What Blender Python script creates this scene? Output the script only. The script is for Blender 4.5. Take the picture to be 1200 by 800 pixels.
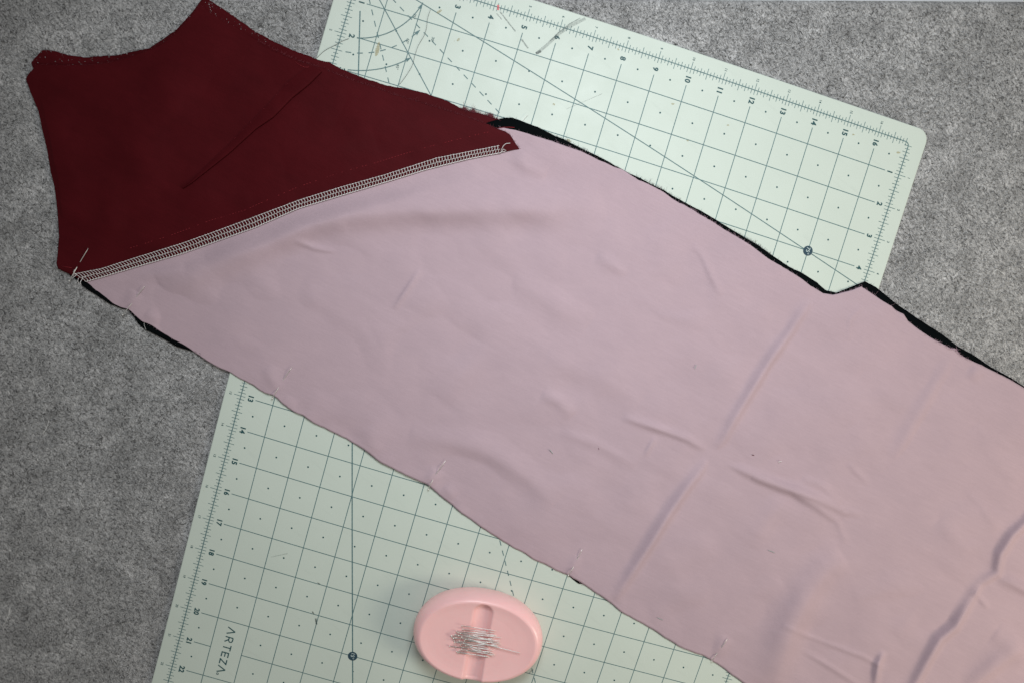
import bpy, math, random
import numpy as np
from mathutils import Matrix, Vector

random.seed(7); rng = np.random.default_rng(11)
for o in list(bpy.data.objects): bpy.data.objects.remove(o)
scene = bpy.context.scene
col = scene.collection

# ------------------------------------------------------------------ camera
RB = np.array([[0.999759, 0.000748, -0.021935], [0.001127, 0.996353, 0.085324], [0.021919, -0.085328, 0.996112]])
CL = np.array([-0.023444, 0.109756, 0.50675])
FPX = 800.0
cam_d = bpy.data.cameras.new('camera'); cam = bpy.data.objects.new('camera', cam_d); col.objects.link(cam)
cam_d.sensor_width = 36.0; cam_d.lens = 24.0; cam_d.clip_start = 0.01; cam_d.clip_end = 20.0
cam.matrix_world = Matrix([[*RB[0], CL[0]], [*RB[1], CL[1]], [*RB[2], CL[2]], [0, 0, 0, 1]])
cam_d.dof.use_dof = True; cam_d.dof.focus_distance = 0.53; cam_d.dof.aperture_fstop = 7.0
scene.camera = cam

# ------------------------------------------------------------------ world, lamps, exposure
w = bpy.data.worlds.new('World'); scene.world = w; w.use_nodes = True
bg = w.node_tree.nodes['Background']
bg.inputs[0].default_value = (1.0, 0.98, 0.95, 1); bg.inputs[1].default_value = 0.20

def area_lamp(name, loc, target, size, power, color, spread=180):
    d = bpy.data.lights.new(name, 'AREA'); d.shape = 'RECTANGLE'; d.size = size[0]; d.size_y = size[1]
    d.energy = power; d.color = color; d.spread = math.radians(spread)
    o = bpy.data.objects.new(name, d); col.objects.link(o); o.location = loc
    v = Vector(target) - Vector(loc); o.rotation_euler = v.to_track_quat('-Z', 'Y').to_euler()
    return o
area_lamp('window_light', (0.05, 0.39, 0.54), (0.07, 0.02, 0), (0.30, 0.22), 1.62, (0.88, 0.945, 1.0), 122)
area_lamp('warm_lamp', (0.76, -0.28, 0.46), (0.0, -0.03, 0), (0.26, 0.26), 3.4, (1.0, 0.90, 0.74))
scene.view_settings.view_transform = 'Standard'; scene.view_settings.look = 'None'
scene.view_settings.exposure = 0.0; scene.view_settings.gamma = 1.0
scene.render.engine = 'CYCLES'

# ------------------------------------------------------------------ picture point -> place on the table
def ground(px, py, z=0.0):
    px = np.asarray(px, float); py = np.asarray(py, float); z = np.broadcast_to(np.asarray(z, float), px.shape)
    d = np.stack([(px - 600) / FPX, -(py - 400) / FPX, -np.ones_like(px)], -1) @ RB.T
    t = (z - CL[2]) / d[..., 2]
    return CL + d * t[..., None]
# cutting mat coordinates (inches on its printed grid) <-> table, with the slight bow of the real mat
HM = np.array([[41.711105534295186, -9.743012646543056, 417.4563649536326], [12.936312590243142, 41.80984907712561, -54.48772059172087], [0.0023787414301856043, 0.004025997699733477, 1.0]])
HMI = np.linalg.inv(HM); K1, K2 = .075, -.035
def mat_px(u, v):
    u = np.asarray(u, float); v = np.asarray(v, float)
    q = np.stack([u, v, np.ones_like(u)], -1) @ HM.T
    d0 = np.stack([(q[..., 0] / q[..., 2] - 600) / 600, (q[..., 1] / q[..., 2] - 400) / 600], -1); d = d0.copy()
    for _ in range(30):
        r2 = (d ** 2).sum(-1, keepdims=True); d = d0 / (1 + K1 * r2 + K2 * r2 * r2)
    return 600 + 600 * d[..., 0], 400 + 600 * d[..., 1]
def mat_xyz(u, v, z=0.0):
    x, y = mat_px(u, v); return ground(x, y, z)
def mat_uv(px, py):
    dx = (np.asarray(px, float) - 600) / 600; dy = (np.asarray(py, float) - 400) / 600
    r2 = np.minimum(dx * dx + dy * dy, 1.9); k = 1 + K1 * r2 + K2 * r2 * r2
    q = np.stack([600 + 600 * dx * k, 400 + 600 * dy * k, np.ones_like(dx)], -1) @ HMI.T
    return q[..., 0] / q[..., 2], q[..., 1] / q[..., 2]
FELT_Z = -0.002
def base_z(px, py):            # height of what the cloth lies on: mat top is 0, felt 2 mm lower
    u, v = mat_uv(px, py)
    d = np.minimum(np.minimum(u + .5, 17.5 - u), np.minimum(v + .5, 23.5 - v))
    t = np.clip(-d / 1.7, 0, 1); return FELT_Z * t * t * (3 - 2 * t)

# ------------------------------------------------------------------ helpers
def link_mesh(name, verts, faces, mats, parent=None, smooth=True, midx=None):
    me = bpy.data.meshes.new(name)
    me.from_pydata([tuple(v) for v in verts] if not isinstance(verts, np.ndarray) else verts.tolist(), [], faces if isinstance(faces, list) else faces.tolist())
    for m in (mats if isinstance(mats, (list, tuple)) else [mats]): me.materials.append(m)
    if smooth: me.polygons.foreach_set('use_smooth', [True] * len(me.polygons))
    if midx is not None: me.polygons.foreach_set('material_index', midx)
    me.update()
    o = bpy.data.objects.new(name, me); col.objects.link(o)
    if parent is not None: o.parent = parent
    return o
def tag(o, label=None, cat=None, group=None, kind=None):
    if label: o['label'] = label
    if cat: o['category'] = cat
    if group: o['group'] = group
    if kind: o['kind'] = kind
    return o
def empty(name, loc=(0, 0, 0)):
    o = bpy.data.objects.new(name, None); o.empty_display_size = .01; col.objects.link(o); o.location = loc; return o

class MB:                       # collects tubes and ribbons into one mesh
    def __init__(s): s.v = []; s.f = []; s.m = []
    def tube(s, pts, r, n=5, mat=0, cap=True, taper=None):
        pts = [np.array(p, float) for p in pts]; b = len(s.v); k = len(pts)
        for i, p in enumerate(pts):
            t = pts[min(i + 1, k - 1)] - pts[max(i - 1, 0)]; t = t / (np.linalg.norm(t) + 1e-12)
            up = np.array([0, 0, 1.0]) if abs(t[2]) < .9 else np.array([1.0, 0, 0])
            a = np.cross(t, up); a /= np.linalg.norm(a); c = np.cross(a, t)
            rr = r if taper is None else r * taper[i]
            for j in range(n):
                an = 2 * math.pi * j / n; s.v.append(p + rr * (a * math.cos(an) + c * math.sin(an)))
        for i in range(k - 1):
            for j in range(n):
                s.f.append((b + i * n + j, b + i * n + (j + 1) % n, b + (i + 1) * n + (j + 1) % n, b + (i + 1) * n + j)); s.m.append(mat)
        if cap:
            s.f.append(tuple(b + j for j in range(n))[::-1]); s.m.append(mat)
            s.f.append(tuple(b + (k - 1) * n + j for j in range(n))); s.m.append(mat)
    def build(s, name, mats, parent=None, smooth=True): return link_mesh(name, np.array(s.v), s.f, mats, parent, smooth, s.m)

def lattice_noise(x, y, seed, scale):
    r = np.random.default_rng(seed); g = r.random((64, 64)) * 2 - 1
    x = x / scale + 1000; y = y / scale + 1000; xi = np.floor(x).astype(int); yi = np.floor(y).astype(int)
    fx = x - xi; fy = y - yi; fx = fx * fx * fx * (fx * (6 * fx - 15) + 10); fy = fy * fy * fy * (fy * (6 * fy - 15) + 10)
    a = g[xi % 64, yi % 64]; b = g[(xi + 1) % 64, yi % 64]; c = g[xi % 64, (yi + 1) % 64]; d = g[(xi + 1) % 64, (yi + 1) % 64]
    return (a * (1 - fx) + b * fx) * (1 - fy) + (c * (1 - fx) + d * fx) * fy

# ------------------------------------------------------------------ materials
def srgb(r, g, b):
    f = lambda c: (c / 255 / 12.92) if c / 255 <= .04045 else ((c / 255 + .055) / 1.055) ** 2.4
    return (f(r), f(g), f(b), 1)
def new_mat(name, color, rough=.6, metal=0, spec=.5):
    m = bpy.data.materials.new(name); m.use_nodes = True; p = m.node_tree.nodes['Principled BSDF']
    p.inputs['Base Color'].default_value = color; p.inputs['Roughness'].default_value = rough; p.inputs['Metallic'].default_value = metal
    p.inputs['Specular IOR Level'].default_value = spec
    return m, m.node_tree, p
def N(t, kind, **kw):
    n = t.nodes.new(kind)
    for k, v in kw.items(): setattr(n, k, v)
    return n
def noise(t, vec, scale, detail=4, rough=.55, dist=0):
    n = N(t, 'ShaderNodeTexNoise'); n.inputs['Scale'].default_value = scale; n.inputs['Detail'].default_value = detail
    n.inputs['Roughness'].default_value = rough; n.inputs['Distortion'].default_value = dist; t.links.new(vec, n.inputs['Vector']); return n.outputs['Fac']
def ramp(t, fac, stops):
    r = N(t, 'ShaderNodeValToRGB'); e = r.color_ramp.elements
    e[0].position, e[0].color = stops[0]; e[1].position, e[1].color = stops[-1]
    for p, c in stops[1:-1]: n = e.new(p); n.color = c
    t.links.new(fac, r.inputs['Fac']); return r.outputs['Color']
def mixc(t, kind, fac, a, b):
    m = N(t, 'ShaderNodeMix', data_type='RGBA', blend_type=kind)
    for i, v in ((0, fac), (6, a), (7, b)):
        if hasattr(v, 'links') or isinstance(v, bpy.types.NodeSocket): t.links.new(v, m.inputs[i])
        else: m.inputs[i].default_value = v
    return m.outputs[2]
def mapping(t, rot=0, scale=(1, 1, 1)):
    tc = N(t, 'ShaderNodeTexCoord'); m = N(t, 'ShaderNodeMapping'); m.vector_type = 'TEXTURE'; m.inputs['Rotation'].default_value = (0, 0, rot); m.inputs['Scale'].default_value = tuple(1 / q for q in scale)
    t.links.new(tc.outputs['Object'], m.inputs['Vector']); return m.outputs['Vector']
def bump(t, p, h, strength, dist, normal=None):
    b = N(t, 'ShaderNodeBump'); b.inputs['Strength'].default_value = strength; b.inputs['Distance'].default_value = dist
    t.links.new(h, b.inputs['Height'])
    if normal is not None: t.links.new(normal, b.inputs['Normal'])
    t.links.new(b.outputs['Normal'], p.inputs['Normal']); return b.outputs['Normal']
g = lambda v: (v, v, v, 1)

# felt
FELT, t, p = new_mat('felt', g(.2), .95, 0, .1)
vm = mapping(t)
c1 = ramp(t, noise(t, vm, 55, 5, .62), [(.30, (.26,.256,.252,1)), (.50, (.36,.355,.35,1)), (.72, (.50,.492,.485,1))])
c2 = ramp(t, noise(t, vm, 520, 4, .7, .9), [(.33, g(.12)), (.45, g(.48)), (.70, g(.66))])
c3 = ramp(t, noise(t, mapping(t, .6, (1, .38, 1)), 1000, 3, .7, 1.0), [(.32, g(.16)), (.5, g(.5)), (.70, g(.84))])
cc = mixc(t, 'OVERLAY', 1.0, c1, c2); cc = mixc(t, 'OVERLAY', .9, cc, c3)
t.links.new(cc, p.inputs['Base Color'])
bump(t, p, noise(t, vm, 700, 4, .7, .8), .9, .0012)
p.inputs['Sheen Weight'].default_value = .2
FIB = [new_mat('felt_fibre_' + n, g(v), .8, 0, .2)[0] for n, v in (('dark', .05), ('mid', .26), ('pale', .50), ('white', .70))]

# table
TABLE, t, p = new_mat('white_table', g(.8), .4)
t.links.new(ramp(t, noise(t, mapping(t), 8, 3), [(.3, g(.74)), (.7, g(.82))]), p.inputs['Base Color'])

# mat board
BOARD, t, p = new_mat('mat_board', (.50, .62, .56, 1), .48, 0, .4)
vm = mapping(t)
cb = ramp(t, noise(t, vm, 12, 5, .6), [(.3, (.59, .655, .58, 1)), (.7, (.625, .69, .612, 1))])
sc = ramp(t, noise(t, mapping(t, .9, (1, .12, 1)), 300, 3, .6), [(.28, g(.965)), (.40, g(1.0))])
cb = mixc(t, 'MULTIPLY', 1.0, cb, sc)
sp = ramp(t, noise(t, vm, 420, 2, .5), [(.16, (.55, .45, .30, 1)), (.235, g(1))])
cb = mixc(t, 'MULTIPLY', .5, cb, sp)
t.links.new(cb, p.inputs['Base Color'])
bump(t, p, noise(t, vm, 1500, 3, .6), .25, .0003)
t.links.new(ramp(t, noise(t, vm, 40, 4), [(.3, g(.42)), (.7, g(.58))]), p.inputs['Roughness'])
PRINT, t, p = new_mat('teal_print', srgb(62, 103, 106), .6)
t.links.new(ramp(t, noise(t, mapping(t), 900, 2), [(.3, srgb(62, 98, 101)), (.75, srgb(108, 138, 138))]), p.inputs['Base Color'])
PRINTD, t, p = new_mat('dark_teal_print', srgb(28, 78, 82), .6)
NAVY = new_mat('navy_print', srgb(38, 66, 80), .6)[0]
WHITEP = new_mat('white_print', srgb(205, 220, 215), .6)[0]

# cloths
def cloth(name, c_lo, c_hi, rough, sheen, streak=.5, weave=.35, specv=.25, sheen_tint=(1, 1, 1, 1)):
    m, t, p = new_mat(name, c_lo, rough, 0, specv)
    big = noise(t, mapping(t, -.47, (1, 1.5, 1)), 26, 4, .6)
    c = ramp(t, big, [(.2, c_lo), (.8, c_hi)])
    st = ramp(t, noise(t, mapping(t, -.47, (.09, 1, 1)), 900, 3, .65), [(.3, g(1 - .12 * streak)), (.7, g(1))])
    c = mixc(t, 'MULTIPLY', 1.0, c, st)
    gr = ramp(t, noise(t, mapping(t), 1500, 2, .8), [(.3, g(1 - .18 * streak)), (.7, g(1))])
    c = mixc(t, 'MULTIPLY', 1.0, c, gr)
    t.links.new(c, p.inputs['Base Color'])
    p.inputs['Sheen Weight'].default_value = sheen; p.inputs['Sheen Roughness'].default_value = .4; p.inputs['Sheen Tint'].default_value = sheen_tint
    n1 = bump(t, p, noise(t, mapping(t, -.47, (.3, 1, 1)), 1400, 3, .7), weave, .00025)
    bump(t, p, noise(t, mapping(t, -.47, (.25, 1, 1)), 120, 4, .6), .06, .0012, n1)
    return m
LILAC = cloth('lilac_cloth', (.490, .366, .408, 1), (.540, .400, .440, 1), .8, .05, specv=.15)
MAROON = cloth('maroon_cloth', (.056, .0038, .0058, 1), (.084, .0060, .0090, 1), .6, .0, .7, .6, .05, (1, .35, .4, 1))
BLACK = cloth('black_cloth', (.0025, .0035, .004, 1), (.004, .0055, .006, 1), .9, .0, .5, .4, .02)
THW = new_mat('white_thread', (.86, .83, .81, 1), .7)[0]
THR = new_mat('red_thread', (.24, .008, .016, 1), .7)[0]
THM = new_mat('maroon_thread', (.13, .016, .026, 1), .7)[0]
THL = new_mat('lilac_thread', (.55, .36, .44, 1), .7)[0]
THD = new_mat('dark_thread', (.035, .04, .04, 1), .7)[0]
THK = new_mat('black_thread', (.012, .014, .015, 1), .8)[0]
STEEL, t, p = new_mat('pin_steel', (.80, .78, .74, 1), .45, .8)

# ------------------------------------------------------------------ table and felt mat
def box(name, x0, x1, y0, y1, z0, z1, m, parent=None, bev=0.0):
    b = bev
    lv = [(z0, 0), (z1 - b, 0), (z1, b)] if b else [(z0, 0), (z1, 0)]
    V = []; F = []
    for z, i in lv: V += [(x0 + i, y0 + i, z), (x1 - i, y0 + i, z), (x1 - i, y1 - i, z), (x0 + i, y1 - i, z)]
    for k in range(len(lv) - 1):
        for j in range(4): F.append((k * 4 + j, k * 4 + (j + 1) % 4, k * 4 + 4 + (j + 1) % 4, k * 4 + 4 + j))
    e = (len(lv) - 1) * 4; F += [(3, 2, 1, 0), (e, e + 1, e + 2, e + 3)]
    return link_mesh(name, V, F, m, parent, False)
FELT_B = FELT_Z - .010
tag(box('table_top', -1.1, 1.1, -.8, 1.0, FELT_B - .03, FELT_B - .0003, TABLE), kind='structure')
felt = empty('felt_mat', (0, 0, FELT_B)); tag(felt, 'heathered grey wool felt pressing mat lying under everything', 'felt mat')
# top edge of the felt follows the thin white strip at the upper right
e0 = ground(900, .2, FELT_Z); e1 = ground(1200, 2.3, FELT_Z); sl = (e1[1] - e0[1]) / (e1[0] - e0[0])
nx, ny = 260, 180
X, Y = np.meshgrid(np.linspace(-.62, .62, nx), np.linspace(0, 1, ny)); ytop = e0[1] + sl * (X - e0[0]) + .0004
Y = -.34 + (ytop + .34) * Y
Zf = FELT_Z + .00035 * lattice_noise(X, Y, 3, .05) + .0002 * lattice_noise(X, Y, 4, .014) - .00055
edge = np.clip((ytop - Y) / .003, 0, 1); Zf -= .001 * (1 - edge) ** 2
V = np.stack([X, Y, Zf], -1).reshape(-1, 3) - np.array([0, 0, FELT_B])
idx = np.arange(nx * ny).reshape(ny, nx)
F = np.stack([idx[:-1, :-1], idx[:-1, 1:], idx[1:, 1:], idx[1:, :-1]], -1).reshape(-1, 4).tolist()
rim = list(idx[0, :]) + list(idx[1:, -1]) + list(idx[-1, -2::-1]) + list(idx[-2:0:-1, 0]); nb = len(V)
V = np.vstack([V, np.c_[V[rim, 0], V[rim, 1], np.zeros(len(rim))]]); L = len(rim)
for i in range(L): j = (i + 1) % L; F.append((int(rim[j]), int(rim[i]), nb + i, nb + j))
link_mesh('felt_slab', V, F, FELT, felt)

# loose wool fibres standing on the felt
def fibres(n):
    px = rng.uniform(-40, 1240, n); py = rng.uniform(-30, 830, n)
    u, v = mat_uv(px, py)
    inside = (u > -.42) & (u < 17.42) & (v > -.42) & (v < 23.4)
    def band(px, py): return (py - 325 > (px - 100) * .563 - 20) & (py < 400)
    covered = (py > .55 * (px - 100) + 130) & (py < .563 * (px - 97) + 320) & (px > 300)
    keep = ~(inside | covered); px, py = px[keep], py[keep]; n = len(px)
    P = ground(px, py, FELT_Z); P = P[P[:, 1] < e0[1] + sl * (P[:, 0] - e0[0]) - .003]; n = len(P)
    a = rng.uniform(0, 2 * np.pi, n); L = rng.gamma(4, .00055, n).clip(.001, .007); k = rng.normal(0, 1.0, n)
    wdt = rng.uniform(.00008, .00018, n); m = rng.choice(4, n, p=[.30, .36, .33, .01])
    S = 5; pts = []; x = P[:, 0].copy(); y = P[:, 1].copy(); ang = a.copy()
    for i in range(S):
        tt = i / (S - 1); z = FELT_Z - .0004 + .0012 * np.sin(np.pi * tt) * rng.uniform(.3, 1.0, n)
        nx_, ny_ = -np.sin(ang), np.cos(ang); ww = wdt * (1 - abs(2 * tt - 1) * .6)
        pts.append(np.stack([x + nx_ * ww, y + ny_ * ww, z], -1)); pts.append(np.stack([x - nx_ * ww, y - ny_ * ww, z], -1))
        ang = ang + k / (S - 1) + rng.normal(0, .25, n); x = x + np.cos(ang) * L / (S - 1); y = y + np.sin(ang) * L / (S - 1)
    V = np.stack(pts, 1).reshape(-1, 3) - np.array([0, 0, FELT_B])
    b = (np.arange(n) * 2 * S)[:, None, None]; q = np.array([[2 * i, 2 * i + 1, 2 * i + 3, 2 * i + 2] for i in range(S - 1)])[None]
    F = (b + q).reshape(-1, 4)
    o = link_mesh('felt_fibres', V, F, FIB, felt, True, np.repeat(m, S - 1).tolist()); tag(o, kind='stuff')
fibres(170000)

# ------------------------------------------------------------------ cutting mat
cmat = empty('cutting_mat', (0, 0, FELT_Z)); tag(cmat, 'pale mint green gridded cutting mat under the cloth', 'cutting mat')
OFF = np.array([0, 0, FELT_Z])
def outline(inset):
    x0, x1, y0, y1 = -.5 + inset, 17.5 - inset, -.5 + inset, 23.5 - inset; r = .36 - inset; pts = []
    def seg(a, b, n):
        for i in range(n): pts.append((a[0] + (b[0] - a[0]) * i / n, a[1] + (b[1] - a[1]) * i / n))
    def arc(cx, cy, a0):
        for i in range(10): an = a0 + math.pi / 2 * i / 10; pts.append((cx + r * math.cos(an), cy + r * math.sin(an)))
    seg((x0 + r, y0), (x1 - r, y0), 36); arc(x1 - r, y0 + r, -math.pi / 2); seg((x1, y0 + r), (x1, y1 - r), 46); arc(x1 - r, y1 - r, 0)
    seg((x1 - r, y1), (x0 + r, y1), 36); arc(x0 + r, y1 - r, math.pi / 2); seg((x0, y1 - r), (x0, y0 + r), 46); arc(x0 + r, y0 + r, math.pi)
    return np.array(pts)
lv = [(0, -.00195 + 0), (0, -.0003), (.010, -.00008), (.02, 0)]
V = []; F = []
for ins, z in lv: q = outline(ins); V.append(mat_xyz(q[:, 0], q[:, 1], z) - OFF)
L = len(V[0]); V = np.vstack(V)
for k in range(len(lv) - 1):
    for j in range(L): F.append((k * L + j, k * L + (j + 1) % L, (k + 1) * L + (j + 1) % L, (k + 1) * L + j)[::-1])
F.append(tuple(range(3 * L, 4 * L))[::-1]); F.append(tuple(range(L)))
link_mesh('mat_board', V, F, BOARD, cmat, False)

class Flat:                     # print: strips in mat coordinates
    def __init__(s): s.v = []; s.f = []
    def line(s, pts, w, z, step=.8):
        pts = np.array(pts, float); out = [pts[0]]
        for a, b in zip(pts[:-1], pts[1:]):
            n = max(1, int(np.ceil(np.linalg.norm(b - a) / step)))
            for i in range(1, n + 1): out.append(a + (b - a) * i / n)
        p_ = np.array(out); t_ = np.gradient(p_, axis=0); t_ /= np.linalg.norm(t_, axis=1)[:, None] + 1e-12
        n_ = np.c_[-t_[:, 1], t_[:, 0]] * w / 2; b = len(s.v)
        A = mat_xyz((p_ + n_)[:, 0], (p_ + n_)[:, 1], z); B = mat_xyz((p_ - n_)[:, 0], (p_ - n_)[:, 1], z)
        for i in range(len(p_)): s.v += [A[i], B[i]]
        for i in range(len(p_) - 1): s.f.append((b + 2 * i, b + 2 * i + 1, b + 2 * i + 3, b + 2 * i + 2))
    def poly(s, pts, z):
        pts = np.array(pts, float); A = mat_xyz(pts[:, 0], pts[:, 1], z); b = len(s.v); s.v += list(A); s.f.append(tuple(range(b, b + len(A))))
    def build(s, name, m, parent=None):
        V = np.array(s.v) - OFF; F = []
        for f in s.f:                     # face up
            a, b, c = V[f[0]], V[f[1]], V[f[2]]; F.append(f if np.cross(b - a, c - b)[2] > 0 else f[::-1])
        return link_mesh(name, V, F, m, parent or cmat, False)
Z1, Z2, Z3, Z4, Z5, Z6 = [.00003 * k for k in (1, 2, 3, 4, 5, 6)]
LW = .024
gl = Flat()
for u in range(1, 17): gl.line([(u, .5), (u, 22.5)], LW, Z1)
for v in range(1, 23):
    if v == 21: gl.line([(.46, v), (1, v)], LW, Z2); gl.line([(2, v), (16.5, v)], LW, Z2)
    else: gl.line([(.46, v), (16.54, v)], LW, Z2)
gl.build('grid_lines', PRINT)
dt = Flat()
for u in range(0, 17):
    for v in range(0, 23):
        if u == 1 and v in (20, 21): continue
        dt.poly([(u + .5 + .028 * math.cos(a), v + .5 + .028 * math.sin(a)) for a in np.arange(8) * math.pi / 4], Z3)
tag(dt.build('grid_dots', PRINTD), kind='stuff')
rl = Flat(); rc = .12
def ruler_arc(cx, cy, a0): return [(cx + rc * math.cos(a0 + i * math.pi / 12), cy + rc * math.sin(a0 + i * math.pi / 12)) for i in range(1, 6)]
rl.line([(rc, 0), (17 - rc, 0)] + ruler_arc(17 - rc, rc, -math.pi / 2) + [(17, rc), (17, 23 - rc)] + ruler_arc(17 - rc, 23 - rc, 0) + [(17 - rc, 23), (rc, 23)] + ruler_arc(rc, 23 - rc, math.pi / 2) + [(0, 23 - rc), (0, rc)] + ruler_arc(rc, rc, math.pi) + [(rc, 0)], .026, Z4)
tk = Flat()
def ticks(n, f):
    for i in range(1, n * 10):
        k = i % 10
        o_, i_ = ((.215, .14) if k == 0 else (.165, .165) if k == 5 else (.075, .075) if k in (2, 4, 6, 8) else (.11, .125))
        a, b = f(i / 10, -o_), f(i / 10, i_); tk.line([a, b], .017, Z3, 5)
ticks(17, lambda s, d: (s, d)); ticks(17, lambda s, d: (s, 23 - d)); ticks(23, lambda s, d: (d, s)); ticks(23, lambda s, d: (17 - d, s))
ruler = rl.build('ruler_line', PRINT); tk.build('ruler_ticks', PRINT)

# angle guide
ag = Flat(); r15 = math.radians(15)
def ray(deg_from_u, r0, r1): a = math.radians(deg_from_u); return [(r0 * math.cos(a), r0 * math.sin(a)), (r1 * math.cos(a), r1 * math.sin(a))]
ag.line(ray(15, .95, 17.55), .026, Z4); ag.line(ray(75, 1.29, 23.6), .034, Z4); ag.line(ray(45, .95, 23.9), .026, Z4)
def dashes(deg, r0, r1):
    r = r0
    while r < r1:
        ag.line(ray(deg, r, min(r + .17, r1)), .026, Z4); r += .335
dashes(30, .95, 19.4); dashes(60, .95, 26)
def arc_pts(R, a0, a1, n=20): return [(R * math.cos(math.radians(a0 + (a1 - a0) * i / n)), R * math.sin(math.radians(a0 + (a1 - a0) * i / n))) for i in range(n + 1)]
ag.line(arc_pts(2.07, 76.8, 17), .026, Z5); ag.line(arc_pts(3.0, 81, 47), .026, Z5)
for a in np.arange(84, 34, -7.7): ag.line(arc_pts(2.5, a, a - 3.9, 4), .026, Z5)
def arrow(R, deg, sgn=1):
    a = math.radians(deg); tip = np.array([R * math.cos(a), R * math.sin(a)]); tdir = np.array([math.sin(a), -math.cos(a)]); nrm = np.array([math.cos(a), math.sin(a)])
    bk = tip - tdir * .19; ag.poly([tip, bk + nrm * .055, bk + tdir * .035, bk - nrm * .055], Z6)
arrow(2.07, 14.6); arrow(3.0, 44.6); arrow(2.5, 30.5)
ag.build('angle_guide', PRINT)
def disc(u, v, txt):
    d = Flat(); d.poly([(u + .148 * math.cos(a), v + .148 * math.sin(a)) for a in np.arange(32) * math.pi / 16], Z6)
    o = d.build('angle_marker', NAVY); glyph(txt, u, v, .12, WHITEP, 'numeral', o, .00021, .0)
# lettering: reading direction +v, tops of the letters towards +u
def glyph(txt, u, v, h, m, name, parent, z, bold=.02, squash=1.0):
    c = bpy.data.curves.new('txt', 'FONT'); c.body = txt; c.size = 1; c.offset = bold; c.align_x = 'CENTER'; c.align_y = 'BOTTOM'; c.resolution_u = 3
    o = bpy.data.objects.new('txt', c); col.objects.link(o); bpy.context.view_layer.update()
    me = bpy.data.meshes.new_from_object(o.evaluated_get(bpy.context.evaluated_depsgraph_get()))
    co = np.zeros(len(me.vertices) * 3); me.vertices.foreach_get('co', co); co = co.reshape(-1, 3)
    faces = [tuple(p_.vertices) for p_ in me.polygons]
    bpy.data.objects.remove(o); bpy.data.curves.remove(c); bpy.data.meshes.remove(me)
    y0, y1 = co[:, 1].min(), co[:, 1].max(); x0, x1 = co[:, 0].min(), co[:, 0].max(); k = h / (y1 - y0)
    uu = u + (co[:, 1] - (y0 + y1) / 2) * k; vv = v + (co[:, 0] - (x0 + x1) / 2) * k * squash
    V = mat_xyz(uu, vv, z) - OFF; F = []
    for f in faces:
        a, b, cc = V[f[0]], V[f[1]], V[f[2]]; F.append(f if np.cross(b - a, cc - b)[2] > 0 else f[::-1])
    return link_mesh(name, V, F, m, parent, False)
disc(15, 4, '75°'); disc(20 * math.tan(r15), 20, '15°')
for n in range(1, 17):
    glyph(str(n), n, .33, .17, PRINTD, 'numeral', cmat, Z5, .035 if n > 0 else .02); glyph(str(n), n - .0, -.295, .075, PRINTD, 'small_numeral', cmat, Z5, .01)
for n in list(range(1, 4)) + list(range(12, 23)):
    glyph(str(n), .31, n, .17, PRINTD, 'numeral', cmat, Z5, .035); glyph(str(n), -.325, n, .075, PRINTD, 'small_numeral', cmat, Z5, .01)
for n in (1, 2, 3, 4, 5, 17, 18, 19):
    glyph(str(n), 16.70, n, .17, PRINTD, 'numeral', cmat, Z5, .035); glyph(str(n), 17.33, n, .075, PRINTD, 'small_numeral', cmat, Z5, .01)
for txt, u, v in (('75°', 1.88, .95), ('60°', 1.90, 1.69), ('45°', 1.83, 2.48), ('30°', 2.58, 1.44)): glyph(txt, u, v, .085, PRINTD, 'small_numeral', cmat, Z6, .0)
bl = Flat(); LWB = .034; U0, U1 = 1.38, 1.62
def stroke(*p_): bl.line(list(p_), LWB, Z5 + .00001 * (len(bl.f) % 7), 9)
v0 = 20.20; stroke((U0, v0), (U1 + .01, v0 + .11)); stroke((U1 + .01, v0 + .11), (U0, v0 + .22))                         # A without bar
v0 = 20.53; stroke((U0, v0), (U1, v0)); stroke((U1, v0), (U1, v0 + .10), (U1 - .03, v0 + .15), (U1 - .09, v0 + .15), (U1 - .125, v0 + .10), (U1 - .125, v0)); stroke((U1 - .12, v0 + .07), (U0, v0 + .17))
v0 = 20.79; stroke((U1, v0), (U1, v0 + .19)); stroke((U1, v0 + .095), (U0, v0 + .095))
v0 = 21.06; stroke((U0, v0), (U1, v0)); stroke((U1 - .015, v0), (U1 - .015, v0 + .155)); stroke((U0 + .015, v0), (U0 + .015, v0 + .155)); stroke(((U0 + U1) / 2, v0), ((U0 + U1) / 2, v0 + .14))
v0 = 21.29; stroke((U1 - .015, v0), (U1 - .015, v0 + .17)); stroke((U1, v0 + .165), (U0, v0)); stroke((U0 + .015, v0), (U0 + .015, v0 + .17))
v0 = 21.53; stroke((U0, v0), (U1 + .01, v0 + .11)); stroke((U1 + .01, v0 + .11), (U0, v0 + .22))
bl.line([(U0 + .045 + .03 * math.cos(a), 21.82 + .03 * math.sin(a)) for a in np.linspace(0, 2 * math.pi, 13)], .018, Z5)
bl.build('lettering', PRINTD)
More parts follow.
